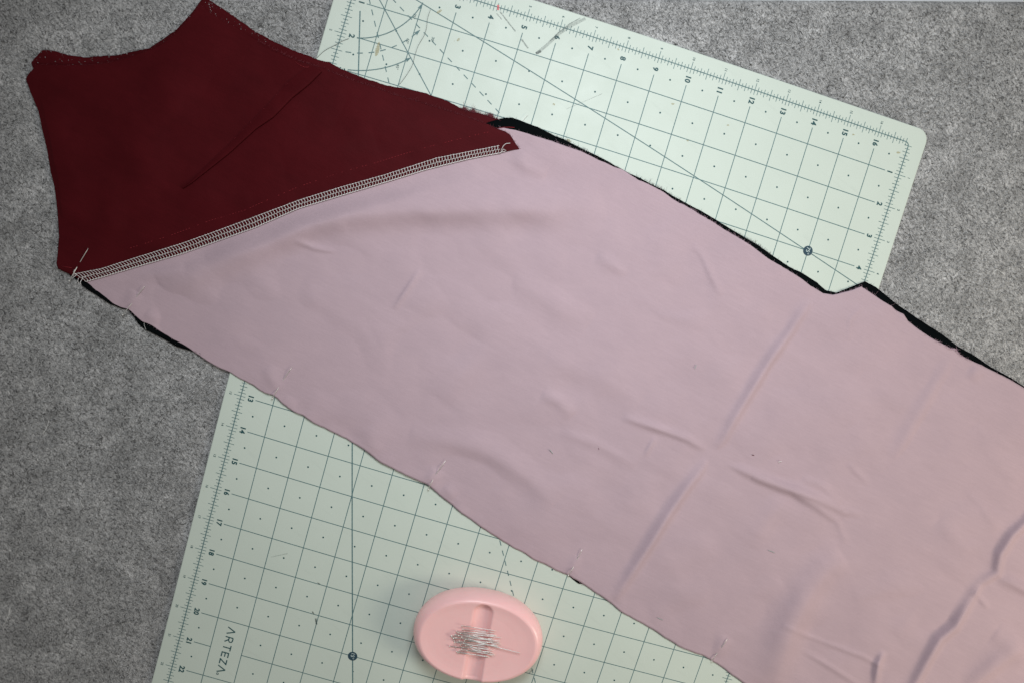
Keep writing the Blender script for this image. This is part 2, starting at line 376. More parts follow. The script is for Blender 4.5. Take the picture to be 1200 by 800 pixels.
# scuffs and stains on the mat
def stain(name, pts, wd, color, alpha, z):
    m, t, p_ = new_mat(name + '_mark', color, .6); vm = mapping(t)
    al = ramp(t, noise(t, vm, 900, 3, .7), [(.32, g(alpha * .15)), (.62, g(alpha))]); t.links.new(al, p_.inputs['Alpha'])
    f = Flat(); q = [mat_uv(x, y) for x, y in pts]; q = np.array([(float(a), float(b)) for a, b in q])
    if name == 'stain':
        c = q.mean(0); ax = q[-1] - q[0]; l = np.linalg.norm(ax); ax /= l; rr = random.Random(int(pts[0][0]))
        f.poly([c + ax * math.cos(a) * (l / 2 + wd * .3) * rr.uniform(.75, 1.1) + np.array([-ax[1], ax[0]]) * math.sin(a) * wd * .5 * rr.uniform(.6, 1.1) for a in np.arange(12) * math.pi / 6], z); alpha *= .42
    else: f.line(q, wd, z, .3)
    o = f.build(name, m); o['label'] = {'scuff': 'grey rubbed scuff on the mat', 'stain': 'small yellowish stain on the mat', 'pink_mark': 'tiny pink pen mark on the ruler line'}[name]; return o
stain('scuff', [(586, 14), (596, 27), (604, 37)], .035, (.10, .12, .12, 1), .5, Z6 + .00002)
stain('scuff', [(611, 46), (616, 53), (619, 57)], .045, (.10, .12, .12, 1), .5, Z6 + .00002)
stain('scuff', [(582, 16), (588, 23)], .03, (.10, .12, .12, 1), .4, Z6 + .00002)
stain('scuff', [(686, 22), (668, 31), (655, 40), (641, 53), (629, 63)], .09, (.12, .14, .14, 1), .32, Z6 + .00003)
stain('scuff', [(680, 21.5), (668, 28), (655, 38), (645, 48)], .03, (.07, .09, .09, 1), .5, Z6 + .00004)
stain('scuff', [(634, 60), (628, 63)], .07, (.03, .04, .05, 1), .7, Z6 + .00004)
stain('scuff', [(706, 110), (664, 128)], .012, (.25, .26, .26, 1), .5, Z6 + .00003)
stain('scuff', [(318, 652), (337, 648)], .02, (.25, .3, .28, 1), .45, Z6 + .00003)
stain('scuff', [(370, 724), (371, 731)], .05, (.03, .05, .05, 1), .8, Z6 + .00003); stain('scuff', [(366, 716), (368, 719)], .04, (.08, .09, .07, 1), .7, Z6 + .00003)
stain('scuff', [(372, 682), (375, 684)], .03, (.08, .09, .08, 1), .7, Z6 + .00003)
stain('scuff', [(625, 743), (627, 756)], .03, (.1, .12, .12, 1), .6, Z6 + .00003); stain('scuff', [(620, 788), (625, 784)], .03, (.1, .12, .12, 1), .5, Z6 + .00003)
for q, wd in ((((513, 15), (517, 12)), .10), (((442, 66), (441, 57), (445, 50)), .13), (((536, 48), (538, 46)), .08), (((648, 122), (650, 123)), .06), (((787, 122), (790, 122)), .06), (((665, 164), (668, 166)), .09), (((724, 57), (725, 59)), .05), (((852, 147), (854, 147)), .05), (((999, 158), (1001, 158)), .06), (((1051, 179), (1055, 179)), .07), (((805, 165), (807, 165)), .05)):
    stain('stain', q, wd, (.42, .33, .12, 1), .55, Z6 + .00002)
stain('pink_mark', [(584, 6), (583.6, 12)], .06, (.9, .12, .15, 1), .9, Z6 + .00002)

# ------------------------------------------------------------------ cloth sheets between two cut edges
def P_(txt): return np.array([tuple(map(float, q.split(','))) for q in txt.split()])
DIR = np.array([.866, .5]); NRM = np.array([-.5, .866])
def sheet(name, top, bot, ds, nt, zf, m, parent, dirv=DIR, th=.0004, jit=.35, seed=1, s_end=None, off=np.zeros(3), wave=0):
    nrm = np.array([-dirv[1], dirv[0]])
    def st(a):
        s = a @ dirv; t_ = a @ nrm
        for i in range(1, len(s)): s[i] = max(s[i], s[i - 1] + .15)
        return s, t_
    s1, t1 = st(top); s2, t2 = st(bot); s0 = min(s1[0], s2[0]); sE = s_end or max(s1[-1], s2[-1])
    ss = np.unique(np.concatenate([np.arange(s0, sE, ds), s1[(s1 > s0) & (s1 < sE)], s2[(s2 > s0) & (s2 < sE)], [sE]])); n = len(ss)
    T1 = np.interp(ss, s1, t1); T2 = np.interp(ss, s2, t2)
    T1 = T1 + jit * (lattice_noise(ss, ss * 0, seed, 3.1) + .8 * lattice_noise(ss, ss * 0 + 50, seed + 5, 1.3)); T2 = T2 + jit * (lattice_noise(ss, ss * 0, seed + 9, 3.3) + .6 * lattice_noise(ss, ss * 0 + 50, seed + 7, 1.4))
    T2 = T2 + wave * lattice_noise(ss, ss * 0 + 9, seed + 3, 15); T2 = np.maximum(T2, T1 + .3)
    k = np.linspace(0, 1, nt); T = T1[:, None] * (1 - k) + T2[:, None] * k; S = np.repeat(ss[:, None], nt, 1)
    PX = S * dirv[0] + T * nrm[0]; PY = S * dirv[1] + T * nrm[1]
    de = np.minimum(T - T1[:, None], T2[:, None] - T)          # distance from the cut edges
    Z = zf(PX, PY, de); V = ground(PX, PY, Z).reshape(-1, 3); Vb = V.copy(); Vb[:, 2] -= th
    idx = np.arange(n * nt).reshape(n, nt); q = np.stack([idx[:-1, :-1], idx[1:, :-1], idx[1:, 1:], idx[:-1, 1:]], -1).reshape(-1, 4)
    a, b, c = V[q[0, 0]], V[q[0, 1]], V[q[0, 2]]
    if np.cross(b - a, c - b)[2] < 0: q = q[:, ::-1]
    M = n * nt; rim = list(idx[:, 0]) + list(idx[-1, 1:]) + list(idx[-2::-1, -1]) + list(idx[0, -2:0:-1])
    F = q.tolist() + (q[:, ::-1] + M).tolist(); R = len(rim)
    F += [(int(rim[i]), int(rim[(i + 1) % R]), int(rim[(i + 1) % R]) + M, int(rim[i]) + M)[::1] for i in range(R)]
    return link_mesh(name, np.vstack([V, Vb]) - off, F, m, parent)

def pl_dist(X, Y, pts):
    best = np.full(X.shape, 1e9); sg = np.zeros(X.shape); par = np.zeros(X.shape)
    L = np.concatenate([[0], np.cumsum(np.linalg.norm(np.diff(pts, axis=0), axis=1))]); tot = L[-1]
    for i in range(len(pts) - 1):
        a = pts[i]; d = pts[i + 1] - a; l = np.linalg.norm(d); t_ = np.clip(((X - a[0]) * d[0] + (Y - a[1]) * d[1]) / l / l, 0, 1)
        dx = X - a[0] - t_ * d[0]; dy = Y - a[1] - t_ * d[1]; D = np.hypot(dx, dy); c = d[0] * (Y - a[1]) - d[1] * (X - a[0])
        mk = D < best; best = np.where(mk, D, best); sg = np.where(mk, np.sign(c), sg); par = np.where(mk, (L[i] + t_ * l) / tot, par)
    return best * sg, par
# wrinkles: (points, amplitude mm, width on left side, width on right side, step mm)
WR = [
 ('190,340 230,318 275,298 320,280 360,263 405,251 455,246 520,245 590,244 650,243 710,240', 2.3, 27, 18),
 ('240,300 300,270 350,258', .5, 12, 10),
 ('950,352 925,392 905,420 882,457 862,490 850,512 838,530', .85, 4.2, 7.5),
 ('832,532 824,548 807,570 786,600 764,636 742,670 720,704', .95, 4.4, 7.5),
 ('730,488 755,497 780,505 805,514 828,528', .55, 5, 3.5),
 ('834,536 862,548 890,560 925,572 958,584 990,600 1020,606', .75, 7, 4.5),
 ('880,560 930,578 958,594 980,610 992,636', .5, 7, 3.5),
 ('768,512 761,524 756,534', .25, 2.5, 2.5),
 ('1240,560 1205,612 1188,628 1174,650 1170,672 1150,684 1140,700', 1.0, 3.5, 8),
 ('1148,686 1143,696 1134,712 1121,735 1103,750 1087,778 1072,806 1060,830', 1.2, 3.6, 9),
 ('1168,676 1185,682 1205,692 1230,700', .7, 6, 6),
 ('1143,692 1150,702 1158,712', .35, 3, 3),
 ('990,655 968,668 950,692 937,718 925,745 914,775 905,806', 1.9, 13, 22),
 ('916,732 945,744 980,757 1012,769 1040,784', .35, 2.6, 2.2),
 ('938,760 965,776 1000,798 1020,812', .3, 2.6, 2.2),
 ('1036,763 1030,778 1026,806', .8, 3, 5),
 ('1200,758 1175,775 1150,795 1130,815', .9, 6, 14),
 ('1165,742 1185,756 1205,775', .6, 12, 12),
 ('995,542 1003,552 1018,566', .25, 3, 3),
 ('1118,415 1106,435 1094,455 1076,488 1058,520 1035,562', .45, 6, 10),
 ('1150,425 1138,445', .4, 8, 8),
 ('655,505 700,520 745,545', .25, 6, 6),
 ('635,462 655,470 672,486', .45, 8, 8),
 ('492,316 480,335 462,362', .3, 4, 3),
 ('440,395 480,375 520,345', .35, 22, 18),
 ('345,282 368,291 400,297', .3, 4, 3),
 ('812,286 824,302 833,322 846,347', .3, 4, 4),
 ('740,345 780,370 830,380', .25, 9, 9),
 ('700,300 735,322', .3, 7, 6),
 ('480,508 520,516 560,526 590,540 620,560 650,590', .7, 16, 11),
 ('520,470 545,430 560,400', .45, 22, 16),
 ('640,420 700,440 750,470', .35, 18, 14),
 ('600,330 640,350 690,380', .4, 16, 14),
 ('310,432 320,445 326,458', .22, 8, 6), ('430,500 437,515 440,530', .25, 11, 10), ('330,470 345,478', .2, 7, 7),
 ('512,548 505,560 500,570', .35, 8, 6), ('520,570 532,583', .25, 8, 8),
 ('160,342 153,352 146,362', .25, 8, 7), ('170,368 186,378', .2, 9, 8),
 ('678,650 672,662 668,672', .25, 6, 5),
 ('852,745 845,758 838,768', .3, 7, 7),
 ('145,312 172,320 215,315', .4, 10, 8),
 ('600,180 618,196 640,205', .6, 10, 8),
 ('1010,352 1040,345 1060,352', .12, 2.5, 2.5), ('995,400 996,375 1010,358', .12, 2.5, 2.5),
 ('1100,610 1130,640 1165,640', .25, 10, 10), ('1120,560 1150,590 1170,620', .3, 6, 6), ('1010,440 1030,452 1060,480', .25, 10, 10),
 ('1140,500 1170,540 1200,560', .35, 12, 12), ('880,640 905,600 925,580', .4, 14, 12), ('870,700 900,690 915,680', .3, 14, 12),
 ('760,720 800,700 840,690', .35, 18, 14), ('1000,700 1040,690 1090,692', .3, 14, 8), ('1050,745 1070,720 1085,700', .35, 12, 12),
 ('940,560 965,570 985,590', .3, 5, 4), ('1000,500 1010,520 1040,545', .2, 12, 10),
]
WR = [(P_(a), b, c, d) for a, b, c, d in WR]
def lilac_z(px, py, de):
    z = base_z(px, py) + .0014
    q = px * .866 + py * .5; r = -px * .5 + py * .866
    z = z + .00095 * lattice_noise(q / 2.2, r, 21, 42) + .00030 * lattice_noise(q / 2.5, r, 22, 20) + .00007 * lattice_noise(q / 3, r, 23, 8) + .00030 * lattice_noise(px, py, 24, 95) + .00070 * lattice_noise(px, py, 25, 34)
    h = np.zeros(px.shape)
    for pts, a, wl, wr in WR:
        d, par = pl_dist(px, py, pts); tp = np.sin(np.pi * np.clip(par, .0, 1)) ** .6; a = a * (1.2 if wl < 10 else 1)
        h += 3.5 * a * .001 * tp * np.exp(-np.where(d < 0, (d / wl) ** 2, (d / wr) ** 2))
    fade = np.clip(de / 9, 0, 1) * .6 + .4
    z = z + h * fade + .00035 * (lattice_noise(q, r, 27, 13) + .4) * np.clip(1 - de / 14, 0, 1)
    z = np.maximum(z, base_z(px, py) + .0012)
    seam = P_('97,326 125,319 160,308 212,292 250,279 300,262 350,240 400,225 450,210 500,194 550,181 587,174 597,162 583,151 572,146')
    d, par = pl_dist(px, py, seam); f = np.clip((np.abs(d) - 3) / 27, 0, 1); f = f * f * (3 - 2 * f); z = (base_z(px, py) + .0010) * (1 - f) + z * f
    return z
front = empty('front_garment_piece'); tag(front, 'lilac cloth panel with dark maroon yoke sewn on by white overlock stitches, top layer', 'sewn garment piece')
back = empty('back_garment_piece'); tag(back, 'black cloth panel with maroon yoke peeking out beneath the lilac layer', 'sewn garment piece')

LOW = P_('100,330 125,323 160,312.5 212,297.5 250,284 300,266 350,244 400,229 450,214 500,198.5 550,186 587,179')
UPP = P_('87,321.5 120,315 160,302 212,286 250,272.5 300,254 350,235 400,219.5 450,205.5 512,185.5 550,178 585,171')
lil_top = P_('95,325 125,317 160,306 212,291 250,278 300,261 350,239 400,224 450,209 500,193 545,182 565,170 583,150.5 590,150 605,153 614,155.5 625,159 635,162 645,165 660,170.5 682,178 700,187 710,191 720,196 727,198 732,200.5 738,204.5 748,211 757,214.5 768,220 779,226 787,232.5 796,238 803,241 811,245.5 821,252 835,260 850,270 867.5,280 880,287.5 900,303 919,314 937,325 950,335 965,344 976,345.5 982,344.5 999,340 1009.5,336 1020,343 1033,352 1045,359 1050,364 1059,368 1064,376 1078,387 1093,397 1107,404 1114,408 1119,408 1125,415 1133,420 1150,427.5 1163,434 1183,444 1198,453 1260,492 1330,536 1400,580 1560,680')
lil_bot = P_('95,327.5 99,330.5 108,337 116,342 124,348 132,354.5 141,359 150,363 158,370 167,377 180,384 190,390 207,399 217,404.5 232,415 250,427 270,437.5 285,445 300,453 310,458.5 320,463.5 325,467 330,472.5 337,477 345,481 354,485.5 360,490 369,496 380,501 392,507.5 405,514 412,518.5 425,526 440,537.5 460,547.5 475,556 490,563.5 500,567 504,570 509,575 514,580 522,586 530,591.5 541,600 562,615 582,627.5 600,639.5 610,646 620,651.5 630,657 640,662 650,666.5 660,670.5 666,672 669,674 677,680.5 685,686 697,694.5 705,699 730,717.5 740,723.5 760,735 777,745 790,752 802,760 814,765 824,768 832,772.5 840,777.5 852,786 869,797 900,816 960,852 1040,900 1120,950 1320,1070')
sheet('lilac_panel', lil_top, lil_bot, 2.0, 190, lilac_z, LILAC, front, seed=31, s_end=1640, jit=.16, wave=1.7)

# maroon yoke, front layer
mar_dir = np.array([math.cos(math.radians(20)), math.sin(math.radians(20))])
mf_top = P_('30.5,93 31,89 35,85 39,81 39,75.5 50,75.5 62,76 80,76.5 100,76 113,75 125,73.5 140,70 155,65 170,60 185,54 195,47 205,39 215,29 225,17.5 230,11 234,5 247,15.5 260,23 275,31 300,46.5 320,57 337,66 350,71 362,75 382,81 400,89 420,96.5 440,102 460,110 490,119 525,130 550,137.5 572,146 583,151 593,154.5 598,158.5 604,168 609,175')
mf_bot = P_('30.5,94 37.5,112.5 45,130 49,150 55,175 59,200 64,220 67.5,250 69,277 67.5,297 66,309 68,315 80,321 88,325 100,330 125,323 160,312.5 212,297.5 250,284 300,266 350,244 400,229 450,214 500,198.5 550,186 587,179 600,176 609,175.3')
DART_U = P_('365,78 359,80 337,97 315,122 300,137.5 285,152 268,170 240,196 216,219'); DART_L = P_('377,84 362,99 342,115 320,137.5 300,151 268,180 242,200.5 225,214 214,221')
MW = [('150,95 165,150 160,210 150,260', .9, 30, 26), ('55,110 75,180 90,250', .7, 20, 24), ('120,200 128,235 130,280', .6, 16, 14), ('185,75 200,110 195,150', .6, 24, 20), ('60,240 110,262 150,262', .4, 16, 12), ('400,130 450,150 520,160', .4, 24, 22), ('250,90 285,110 330,120', .4, 22, 22), ('330,190 390,180 440,165', .5, 24, 20), ('210,225 240,235 300,230', .4, 20, 16), ('80,160 110,175 150,170', .3, 20, 16)]
MW = [(P_(a), b, c, d) for a, b, c, d in MW]
def maroon_z(px, py, de):
    z = base_z(px, py) + .0016
    z = z + .0005 * lattice_noise(px, py, 41, 70) + .00008 * lattice_noise(px, py, 42, 25) + .00006 * lattice_noise(px, py, 43, 9)
    for pts, a, wl, wr in MW:
        d, par = pl_dist(px, py, pts); tp = np.sin(np.pi * np.clip(par, 0, 1)) ** .7
        z = z + 2.6 * a * .001 * tp * np.exp(-np.where(d < 0, (d / wl) ** 2, (d / wr) ** 2)) * np.clip(de / 12, .1, 1)
    z = np.maximum(z, base_z(px, py) + .0013)
    d, par = pl_dist(px, py, P_('90,330 120,321 160,309 212,293 250,280 300,262 350,241 400,226 450,211 500,195 550,183 600,176'))
    lift = np.clip(1 - np.abs(d) / 12, 0, 1); z = np.maximum(z, base_z(px, py) + .0016 + .0006 * lift)
    return z
maroon_front = sheet('maroon_yoke', mf_top, mf_bot, 1.6, 110, maroon_z, MAROON, front, mar_dir, seed=51, jit=.2)
# dart: a flat folded tuck lying on the yoke
def strip(name, A, B, zA, zB, m, parent, n=90, k=8, th=.0003):
    def rs(a):
        L = np.concatenate([[0], np.cumsum(np.linalg.norm(np.diff(a, axis=0), axis=1))]); q = np.linspace(0, L[-1], n); return np.c_[np.interp(q, L, a[:, 0]), np.interp(q, L, a[:, 1])]
    A, B = rs(A), rs(B); V = []
    for j in range(k):
        f = j / (k - 1); Q = A * (1 - f) + B * f; z = maroon_z(Q[:, 0], Q[:, 1], np.full(n, 20.)) + zA + (zB - zA) * math.sin(f * math.pi / 2)
        V.append(ground(Q[:, 0], Q[:, 1], z))
    Q = B; V.append(ground(Q[:, 0] + .3, Q[:, 1] + .3, maroon_z(Q[:, 0], Q[:, 1], np.full(n, 20.)) + zB * .4)); V.append(ground(Q[:, 0] - 2.4, Q[:, 1] - 2.2, maroon_z(Q[:, 0], Q[:, 1], np.full(n, 20.)) + .00002))
    V = np.array(V); K = len(V); idx = np.arange(K * n).reshape(K, n)
    return link_mesh(name, V.reshape(-1, 3), np.stack([idx[:-1, :-1], idx[1:, :-1], idx[1:, 1:], idx[:-1, 1:]], -1).reshape(-1, 4), m, parent)
strip('dart_fold', DART_U, DART_L, .0005, .0016, MAROON, front)
DSTITCH = None

# back layer
mb_top = P_('36.5,74 37,71.5 43,66 49,59.5 56,58.5 65,60.5 80,65 98,67.5 120,66 135,65.3 155,61 175,56.5 190,47 207,34.5 216,25 225,15 236,0 240,-3 245,0 260,10 275,20 300,38 325,51 345,60 362,66 372,70 385,73 400,81 412,86 430,93 455,101 475,104 500,110 525,119 540,127 552,131 565,133.5 575,136.5 586,141')
mb_bot = P_('37,75 42,90 50,110 58,140 66,180 72,220 78,260 82,290 88,300 110,300 160,290 250,265 350,230 450,200 560,165 586,143')
def backm_z(px, py, de): return base_z(px, py) + .00050 + .00004 * lattice_noise(px, py, 61, 18)
sheet('maroon_yoke', mb_top, mb_bot, 1.6, 60, backm_z, MAROON, back, mar_dir, seed=71, jit=.35, th=.0003)
bk_top = P_('82,321 110,316 160,303 250,272 350,236 450,206 540,172 560,150 572,144 587,140 591,139 600,139 610,142.5 620,146.5 630,150 640,155 650,160.5 660,164 682,175.5 700,184 711,189.5 720,195 728,199 737,204 750,210 766,218.5 778,224 787,230 800,237 810,242.5 820,247.5 837,257.5 857,270 872,279 887,287.5 900,297 925,314 940,321 957,332 967,341 980,344 1000,336 1013.5,330.7 1027,338 1050,357 1075,374 1103,392 1123,407 1143,418 1160,430 1183,442.5 1198,452 1260,489 1330,533 1400,578 1560,678')
bk_bot = P_('83,323.5 93,330.5 97,335.5 105,341 116,348 128,356 143,362 150,363 156,370 161,378 168,385 180,391 195,399 207,406 220,410 232,413 250,424 270,434 300,448 325,463 345,476 369,491 392,503 412,514 440,531 475,551 500,562 514,573 530,586 562,609 600,633 630,651 655,664 664,672 670,677 678,683.5 690,688 730,712 777,739 814,759 826,768.5 833,773.5 842,778 860,790 866,797 880,807 900,814 960,849 1040,897 1120,947 1320,1067')
bk_top = bk_top.copy(); bk_top[8:] += np.array([.45, -.8])
def shrink(a, x0, x1):       # tuck the lower edge further under the lilac where no black shows
    a = a.copy(); k = (a[:, 0] > x0) & (a[:, 0] < x1); a[k] += np.array([2.2, -3.6]); return a
bk_bot = shrink(shrink(shrink(bk_bot, 240, 660), 682, 2000), -9, -8)
def black_z(px, py, de): return base_z(px, py) + .00068 + .00008 * (lattice_noise(px, py, 81, 16) + 1) * np.clip(1 - de / 14, 0, 1)
sheet('black_panel', bk_top, bk_bot, 2.2, 60, black_z, BLACK, back, seed=91, s_end=1640, jit=.16, th=.0005)

# ------------------------------------------------------------------ overlock stitching along the seam
def resample(a, n):
    L = np.concatenate([[0], np.cumsum(np.linalg.norm(np.diff(a, axis=0), axis=1))]); q = np.linspace(0, L[-1], n); return np.c_[np.interp(q, L, a[:, 0]), np.interp(q, L, a[:, 1])]
NS = 148; lo = resample(LOW, NS * 2 + 1); up = resample(UPP, NS * 2 + 1)
def wp(q, h): q = np.array(q, float); return ground(q[0], q[1], float(maroon_z(np.array([q[0]]), np.array([q[1]]), np.array([2.]))[0]) + h)
ov = MB(); R0 = .000165
for i in range(NS):
    j = 2 * i; a, b, c = up[j], up[j + 1], up[j + 2]; e, f, h_ = lo[j], lo[j + 1], lo[j + 2]
    jt = rng.normal(0, .25, (8, 2)); mid = lambda k: up[k] * .47 + lo[k] * .53
    ov.tube([wp(a + jt[0] * .4, .0003), wp(b + (b - f) * .04 + jt[1] * .4, .0005), wp(c + jt[2] * .4, .0003)], R0, 5)             # upper edge loop
    ov.tube([wp(b + jt[1] * .4, .0004), wp(b * .72 + f * .28 + np.array([-.35, 0]), .00065), wp(mid(j) + jt[3] * .5, .0004)], R0 * 1.05, 5)   # bar
    ov.tube([wp(mid(j) + jt[3], .0004), wp(mid(j + 1) + (b - f) * .05 + jt[4], .00062), wp(mid(j + 2) + jt[5], .0004)], R0 * .8, 5)      # middle chain
    ov.tube([wp(mid(j + 1) + jt[4], .0003), wp(mid(j + 1) * .5 + f * .5 + np.array([-.4, 0]), .0005), wp(e + jt[6] * .5, .0003)], R0 * .9, 5)
    ov.tube([wp(e, .0002), wp(f + (f - b) * .03, .0004), wp(h_, .0002)], R0 * 1.5, 6)
# loose tails at both ends
for pts in (['587,177', '590,171', '593,168.5', '598,168'], ['586,180', '590,175', '593,177'], ['584,180', '589,178', '592,178'], ['89,322', '86,319', '88,316'], ['92,326', '91,330', '93,333'], ['90,322', '84,327', '87,322'], ['97,326', '94,331', '95,334']):
    Q = [tuple(map(float, s_.split(','))) for s_ in pts]; ov.tube([wp(q, .0006) for q in Q], R0, 5)
o = ov.build('overlock_stitching', THW, front); tag(o, 'white overlock stitches along the seam', kind='stuff')
# running stitches above it and tacking thread
rs_ = resample(P_('152,291 200,276 245,259 287,246.5 310,236 350,219 400,202 440,191 475,180 512,169.5 542,162 577,154'), 125); rn = MB()
for i in range(0, 123):
    if rng.random() < .28: continue
    a = rs_[i]; b = a + (rs_[i + 1] - a) * .62; hh = rng.uniform(.00002, .00022)
    rn.tube([wp(a, hh - .0001), wp((a + b) / 2, hh), wp(b, hh - .0001)], .00017, 4)
dq = resample(DART_U, 48)
for i in range(0, 44):
    if rng.random() < .82: continue
    a = dq[i]; b = a + (dq[i + 1] - a) * .55; rn.tube([wp(a, .0003), wp((a + b) / 2, .00042), wp(b, .0003)], .00012, 4)
rn.tube([wp(q, .00035) for q in ((346, 73), (352, 77), (357, 79), (362, 79))], .00016, 4); rn.tube([ground(x, y, .0012) for x, y in ((583, 150.5), (590, 149.5), (597, 149.3), (603, 149.8))], .0002, 4)
rn.tube([wp(q, .0003) for q in ((72, 312), (77, 313), (84, 314))], .00016, 4)
tag(rn.build('running_stitches', THR, front), 'fine red running stitches above the white overlock', kind='stuff')

# frayed yarn ends along the cut edges
def fray(name, path, n, m, parent, zf, out, L=(.0006, .0035), r=.00006, seedv=0, clump=None):
    mb = MB(); q = resample(path, 1200); rr = random.Random(seedv)
    for _ in range(n):
        i = rr.randrange(2, 1197) if clump is None or rr.random() < .3 else int(min(1196, max(2, rr.gauss(rr.choice(clump), .02) * 1200)))
        p0 = q[i]; tg = q[i + 2] - q[i - 2]; tg /= np.linalg.norm(tg) + 1e-9; nn = np.array([tg[1], -tg[0]]) * out
        an = rr.gauss(0, .7); d = nn * math.cos(an) + tg * math.sin(an); l = rr.uniform(*L) / .00064 * (2 if rr.random() < .06 else 1); cv = rr.gauss(0, .5)
        pts = []
        for k in range(4):
            f = k / 3; dd = d * l * f + np.array([-d[1], d[0]]) * cv * l * f * f * .6; pts.append(ground(p0[0] + dd[0] - nn[0] * .8, p0[1] + dd[1] - nn[1] * .8, zf + .0004 * f * rr.random()))
        mb.tube(pts, r, 3, taper=[1, 1, .8, .4])
    tag(mb.build(name, m, parent), kind='stuff')
fray('frayed_yarns', mb_top[34:], 620, THM, back, .0007, 1, seedv=1, clump=[.1, .3, .75])
fray('frayed_yarns', mf_top[24:], 420, THM, front, .0019, 1, (.0003, .0022), seedv=2, r=.00008)
fray('frayed_yarns', mf_top[:24], 120, THM, front, .0005, 1, (.0003, .0012), seedv=12)
fray('frayed_yarns', lil_top[12:-2], 620, THL, front, .0009, 1, (.0003, .0024), seedv=3, clump=[.1, .3, .36, .55, .72])
fray('frayed_yarns', bk_top[8:-2], 520, THK, back, .0007, 1, (.0003, .0028), seedv=4, clump=[.12, .25, .4])
fray('frayed_yarns', lil_bot[4:-2], 260, THL, front, .0009, -1, (.0002, .0012), seedv=5)
fray('frayed_yarns', bk_bot[:24], 90, THK, back, .0, -1, (.0003, .0025), seedv=6)

# ------------------------------------------------------------------ loose threads and lint
def thread(pts, m, r, label, cat='thread', zf=None, n=24, name='loose_thread'):
    a = P_(pts); k = len(a); tt = np.linspace(0, k - 1, n); Q = np.zeros((n, 2))
    for i, tv in enumerate(tt):      # catmull-rom
        j = min(int(tv), k - 2); f = tv - j; p0, p1, p2, p3 = a[max(j - 1, 0)], a[j], a[j + 1], a[min(j + 2, k - 1)]
        Q[i] = .5 * ((2 * p1) + (-p0 + p2) * f + (2 * p0 - 5 * p1 + 4 * p2 - p3) * f * f + (-p0 + 3 * p1 - 3 * p2 + p3) * f ** 3)
    mb = MB(); z = base_z(Q[:, 0], Q[:, 1]) + r * 1.6 + (.0002 if zf is None else zf)
    W = ground(Q[:, 0], Q[:, 1], z); c = W.mean(0); mb.tube(list(W - c), r, 5, taper=[.6] + [1] * (n - 2) + [.6])
    o = mb.build(name, m); o.location = c; tag(o, label, cat); return o
thread('504.5,11.5 501,22 500,32 497,42 490,54 486,66 483.5,76 478,86 470,97 467,99.5', THD, .00013, 'long grey thread curving across the angle arcs on the mat')
thread('371,68.5 380,60 393,53 401,48.5 409,45.5', THD, .00012, 'thin dark thread reaching from the maroon edge over the ruler ticks')
thread('150,460 156,465 163,469 187,469 205,470 217,471 224,467 236,455 246,446 253,440', THD, .00011, 'long dark thread lying on the felt left of the mat corner', zf=.0012)
thread('252,452 253.5,462 253,472', THD, .0001, 'short dark thread on the felt beside the mat edge below the black edge', zf=.0012)
thread('157,727 148,727 140,730 130,732 120,735 110,739 104,744 102,750', THD, .00013, 'curved dark thread on the felt at the bottom left', zf=.0012)
LINT = new_mat('pale_lint', (.8, .8, .78, 1), .8)[0]
for pts, lab in (('12,712 10,720 6,729 3,733', 'pale lint strand at the left edge near the bottom'), ('94,585 96,591 98,593', 'short pale lint strand on the felt lower left'), ('43,536 45,540', 'tiny pale lint speck on the felt midway down the left'),
                 ('9,457 11,460 10,463', 'pale lint speck close to the left edge'), ('0,441 3,437 6,434', 'pale lint strand touching the left frame edge'), ('11,91 14,93 17,92', 'pale lint strand on the felt left of the maroon neckline corner'), ('135,53 136,57', 'tiny pale lint speck above the maroon neckline'),
                 ('1165,289 1168,293 1169,297', 'small pale lint curl on the felt at the right, upper one'), ('1164,321 1168,316 1172,318 1178,323', 'bent pale lint strand on the felt at the right, lower one'), ('1102,214 1106,213 1110,217', 'pale lint strand on the felt beside the mat right edge'), ('802,46 804,49', 'tiny pale lint speck above the mat top edge'),
                 ('1185,440 1187,441', 'pale lint speck by the black edge at far right'), ('612,142.5 616,137.5 619,134.5', 'pale stray fibre standing from the black edge beside the maroon tip'), ('31,1 32,4', 'pale lint speck at the top left corner'), ('50,508 55,500 57,492', 'faint pale lint strand on the felt lower left')):
    thread(pts, LINT, .00013, lab, 'lint', zf=.0010, n=8, name='lint_strand')
SPECK = new_mat('dark_speck', (.12, .03, .05, 1), .8)[0]; GREY = new_mat('grey_fluff', (.35, .42, .40, 1), .9)[0]
for pts, lab, m in (('701,524 702,526.5', 'tiny dark red speck on the middle of the lilac cloth', SPECK), ('881,532.5 884,533', 'tiny dark speck on the lilac cloth right of the crease', SPECK), ('441,246.5 443,247.5', 'tiny dark speck on the lilac cloth under the seam', SPECK),
                    ('814,432 816,427', 'small grey fluff on the lilac cloth above the crease', GREY), ('644,526 648,531', 'small grey fluff on the middle left of the lilac cloth', GREY), ('770,723 777,726', 'small grey fluff on the lilac cloth near the lower edge', GREY), ('900,644 908,647', 'small grey fluff on the lilac cloth at the lower right', GREY), ('912,541 916,540', 'tiny white speck on the lilac cloth right of the crease', LINT)):
    thread(pts, m, .00022, lab, 'lint', zf=.0018, n=6, name='lint_speck')
thread('157,370 168,372 169,381 171,386', LINT, .0001, 'fine pale thread hanging off the lilac edge by the second pin', zf=.0008, n=16)
thread('245,405 252,427 250,434', THD, .00008, 'wispy dark thread below the lilac edge left of the mat', zf=.0008, n=12)

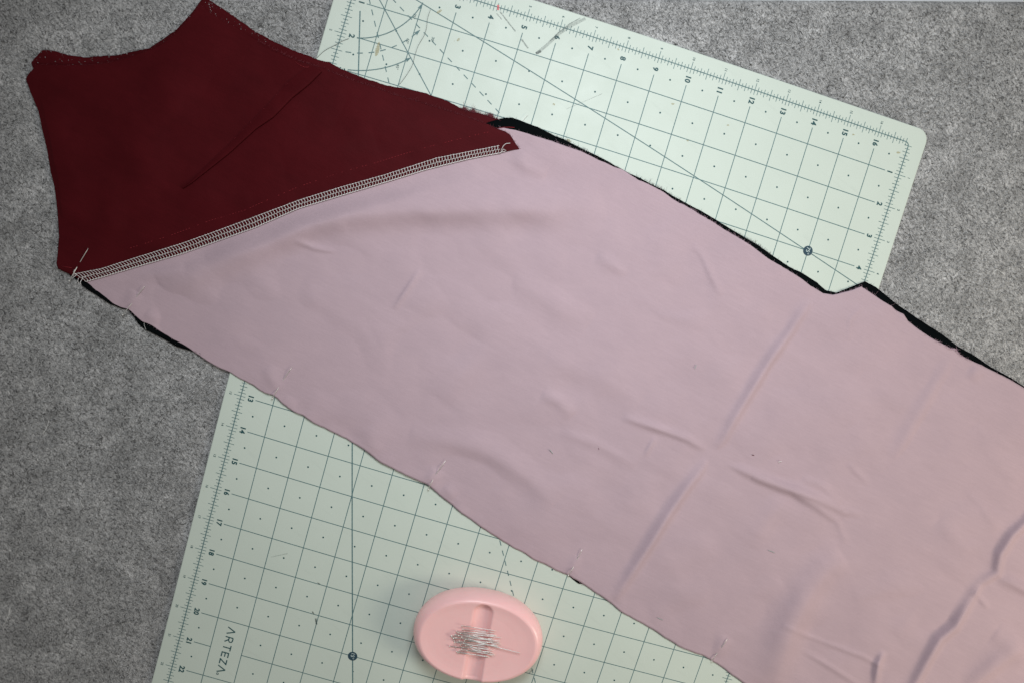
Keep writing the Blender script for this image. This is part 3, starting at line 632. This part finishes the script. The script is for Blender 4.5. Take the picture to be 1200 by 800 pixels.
# ------------------------------------------------------------------ pins
def pin_mesh(L, r=.00027):
    mb = MB(); mb.tube([(0, 0, 0), (0, L * .5, 0), (0, L * .92, 0), (0, L, 0)], r, 6, taper=[1, 1, .9, .15])
    mb.tube([(0, -.0004, 0), (0, -.0002, 0), (0, .00015, 0), (0, .0003, 0)], r * 2.6, 8, taper=[.55, 1, 1, .5]); return mb
pin_src = pin_mesh(.027)
pm = bpy.data.meshes.new('pin'); pm.from_pydata([tuple(v) for v in pin_src.v], [], pin_src.f); pm.materials.append(STEEL); pm.polygons.foreach_set('use_smooth', [True] * len(pm.polygons))
def place_pin(head, tip, label, group, name='straight_pin'):
    o = bpy.data.objects.new(name, pm); col.objects.link(o); h = Vector(head); t_ = Vector(tip); d = t_ - h
    o.location = h; o.rotation_euler = d.to_track_quat('Y', 'Z').to_euler(); s = d.length / .027; o.scale = (1, s, 1); tag(o, label, 'pin', group); return o
# pins in the cloth: head lies outside the edge, shaft dips under the cloth and comes up again -> bent slightly by building in place
def woven_pin(head, a, b, tip, label):
    # visible head..a, hidden a..b, visible b..tip (picture points)
    q = [np.array(head), np.array(head) * .5 + np.array(a) * .5, np.array(a), np.array(a) * .5 + np.array(b) * .5, np.array(b), np.array(b) * .4 + np.array(tip) * .6, np.array(tip)]
    def top(x, y):
        x = np.array([float(x)]); y = np.array([float(y)]); s1 = (y[0] - 326) - (x[0] - 95) * -.28
        f = maroon_z if y[0] < 326 + (x[0] - 95) * -.30 else lilac_z
        return float(f(x, y, np.array([6.]))[0])
    hs = [.0014, .0012, .0004, -.0009, .0004, .0009, .0009]; W = []
    for i, (p0, h) in enumerate(zip(q, hs)):
        z = (float(base_z(p0[0], p0[1])) + .0024) if i == 0 else top(*p0) + h
        W.append(ground(p0[0], p0[1], z))
    c = W[0].copy(); mb = MB(); mb.tube([w_ - c for w_ in W], .00027, 6, taper=[1, 1, 1, 1, 1, .9, .3])
    d = (W[1] - W[0]); d /= np.linalg.norm(d); mb.tube([-d * .0004, -d * .0002, d * .0002, d * .0004], .00065, 8, taper=[.5, 1, 1, .5])
    o = mb.build('straight_pin', STEEL); o.location = c; tag(o, label, 'pin', 'pins along the lower edge of the cloth')
woven_pin((81.5, 329), (89, 315.5), (95.5, 304.5), (103.5, 291), 'steel pin through the maroon corner at the left end of the seam')
woven_pin((143.8, 369), (153, 357.5), (161.5, 346), (170, 335), 'steel pin through the lilac edge just right of the seam end, second from left')
woven_pin((319, 466), (325, 456), (334, 441.5), (342.5, 429), 'steel pin in the lilac edge where the mat corner shows, third from left')
woven_pin((502, 572.5), (506.5, 563), (511.5, 554), (523.5, 537.5), 'steel pin in the lilac edge above the pink pincushion, fourth from left')
woven_pin((666, 673.5), (671, 665.5), (677.5, 652.5), (682.5, 642.5), 'steel pin in the lilac edge up and right of the pincushion, fifth from left')
woven_pin((834, 774), (839.5, 766), (846.5, 756.5), (853.5, 747), 'steel pin in the lilac edge nearest the bottom of the picture, rightmost')

# ------------------------------------------------------------------ magnetic pincushion
PINK, t, p = new_mat('pink_plastic', srgb(242, 168, 168), .32, 0, .5)
t.links.new(ramp(t, noise(t, mapping(t), 60, 4), [(.3, (.955, .555, .545, 1)), (.7, (.98, .58, .565, 1))]), p.inputs['Base Color'])
p.inputs['Subsurface Weight'].default_value = .12; p.inputs['Subsurface Radius'].default_value = (.006, .003, .003); p.inputs['Subsurface Scale'].default_value = .5
bump(t, p, noise(t, mapping(t), 1800, 2), .12, .0002)
HC = .026
cB = ground(560.5, 742, .010); pc = empty('magnetic_pincushion', (cB[0], cB[1], 0)); pc.rotation_euler = (0, 0, math.radians(-9.5))
tag(pc, 'pink oval magnetic pincushion heaped with pins, on the mat', 'pincushion')
AX, BX = .0490, .0340
rings = [(0.0, .0002, .90), (.0, .0, .92)]
NAX = 1
prof = [(.88, .0001), (.93, .0006), (.965, .003), (.99, .007), (1.0, .011), (.996, .0140), (.982, .0168), (.958, .0192), (.93, .0209), (.90, .0219), (.87, .0223), (.84, .0221), (.80, .0218), (.76, .0215), (.70, .0212), (.64, .0210)] + [(.58 - .58 * i / 22, .0208 - .0006 * (i / 22)) for i in range(22)]
# finer rings where the groove is cut
fine = []
for (r0, z0), (r1, z1) in zip(prof[:-1], prof[1:]):
    nn = 3 if r0 > .6 else 3
    for i in range(nn): f = i / nn; fine.append((r0 + (r1 - r0) * f, z0 + (z1 - z0) * f))
fine.append(prof[-1]); NA = 288; V = []; F = []
ga = 0.0    # groove direction inside the body frame
def groove(x, y):
    # runs from just inside the top rim down through the lower rim
    ca, sa = math.cos(ga), math.sin(ga); gx = x * ca + y * sa - .0002; gy = -x * sa + y * ca
    y1 = .0218; w_ = .0072
    d = abs(gx) / w_ if gy < y1 else math.hypot(gx, gy - y1) / w_
    return 0 if d >= 1.12 else (1 - min(1, d / 1.0) ** 3.2) if d < .95 else max(0, (1 - .95 ** 3.2) * ((1.12 - d) / .17) ** 2)
for r, z in fine:
    for k in range(NA):
        a = 2 * math.pi * k / NA; ex = 2 / 2.12; x = AX * r * math.copysign(abs(math.cos(a)) ** ex, math.cos(a)); y = BX * r * math.copysign(abs(math.sin(a)) ** ex, math.sin(a))
        gz = groove(x, y); top_ = z > .0165 or r < .9
        if z > .012: z2 = z - gz * min(1, (z - .012) / .006) * (.0036 + max(0, z - .0202) * .6) * (1 - .55 * min(1, max(0, (r - .86) / .14)))
        else: z2 = z
        V.append((x, y, z2))
nR = len(fine)
for i in range(nR - 1):
    for k in range(NA): F.append((i * NA + k, i * NA + (k + 1) % NA, (i + 1) * NA + (k + 1) % NA, (i + 1) * NA + k))
F.append(tuple(range((nR - 1) * NA, nR * NA))); F.append(tuple(range(NA))[::-1])
body = link_mesh('dish', V, F, PINK, pc)
RED = new_mat('red_dot', (.8, .02, .03, 1), .5)[0]
# pins heaped across the groove; coordinates read off a 6.667x enlargement whose corner is (475, 680)
def cz(x, y, z): return ground(475 + x / 6.667, 680 + y / 6.667, z)
heap = [((442, 350), (710, 390)), ((448, 378), (700, 405)), ((400, 396), (650, 408)), ((412, 404), (755, 444)), ((360, 428), (720, 428)), ((362, 438), (610, 480)), ((430, 410), (720, 470)), ((376, 450), (700, 452)),
        ((395, 445), (752, 496)), ((440, 440), (745, 470)), ((420, 470), (690, 590)), ((455, 486), (735, 506)), ((385, 480), (640, 520)), ((470, 458), (740, 520)), ((345, 510), (600, 540)), ((405, 478), (670, 505)),
        ((450, 518), (700, 572)), ((462, 470), (730, 480)), ((430, 500), (690, 545)), ((400, 552), (660, 598)), ((410, 560), (650, 590)), ((480, 545), (705, 580)), ((390, 420), (660, 460)), ((500, 430), (745, 488)),
        ((415, 428), (690, 510)), ((470, 505), (720, 498)), ((440, 535), (690, 560)), ((640, 500), (905, 565)), ((380, 468), (650, 486)), ((458, 400), (715, 425)), ((395, 515), (665, 528)), ((420, 545), (665, 552))]
where = ['topmost', 'second from the top', 'upper', 'upper', 'upper', 'upper', 'upper', 'upper']
for i, (h, tp) in enumerate(heap):
    lay = .0206 + .0005 + .00011 * (i % 14) + (.0005 if i % 3 == 0 else 0)
    lab = {0: 'steel pin lying topmost across the groove of the pink pincushion', 27: 'steel pin sticking out to the right of the heap on the pincushion', 19: 'steel pin lowest in the heap on the pincushion', 14: 'steel pin whose end reaches farthest left in the heap'}.get(i, 'steel pin in the tangled heap on the pink pincushion')
    H_ = cz(*h, lay + rng.uniform(0, .0008)); T_ = cz(*tp, lay + rng.uniform(0, .0008))
    place_pin(H_, T_, lab, 'pins heaped on the pincushion')
mb = MB(); c_ = cz(641, 393, .0180); mb.tube([(-.0008, 0, 0), (0, 0, .0001), (.0008, -.0001, 0)], .0006, 6); o = mb.build('lint_speck', RED); o.location = c_; tag(o, 'tiny red speck in the groove of the pincushion', 'lint')
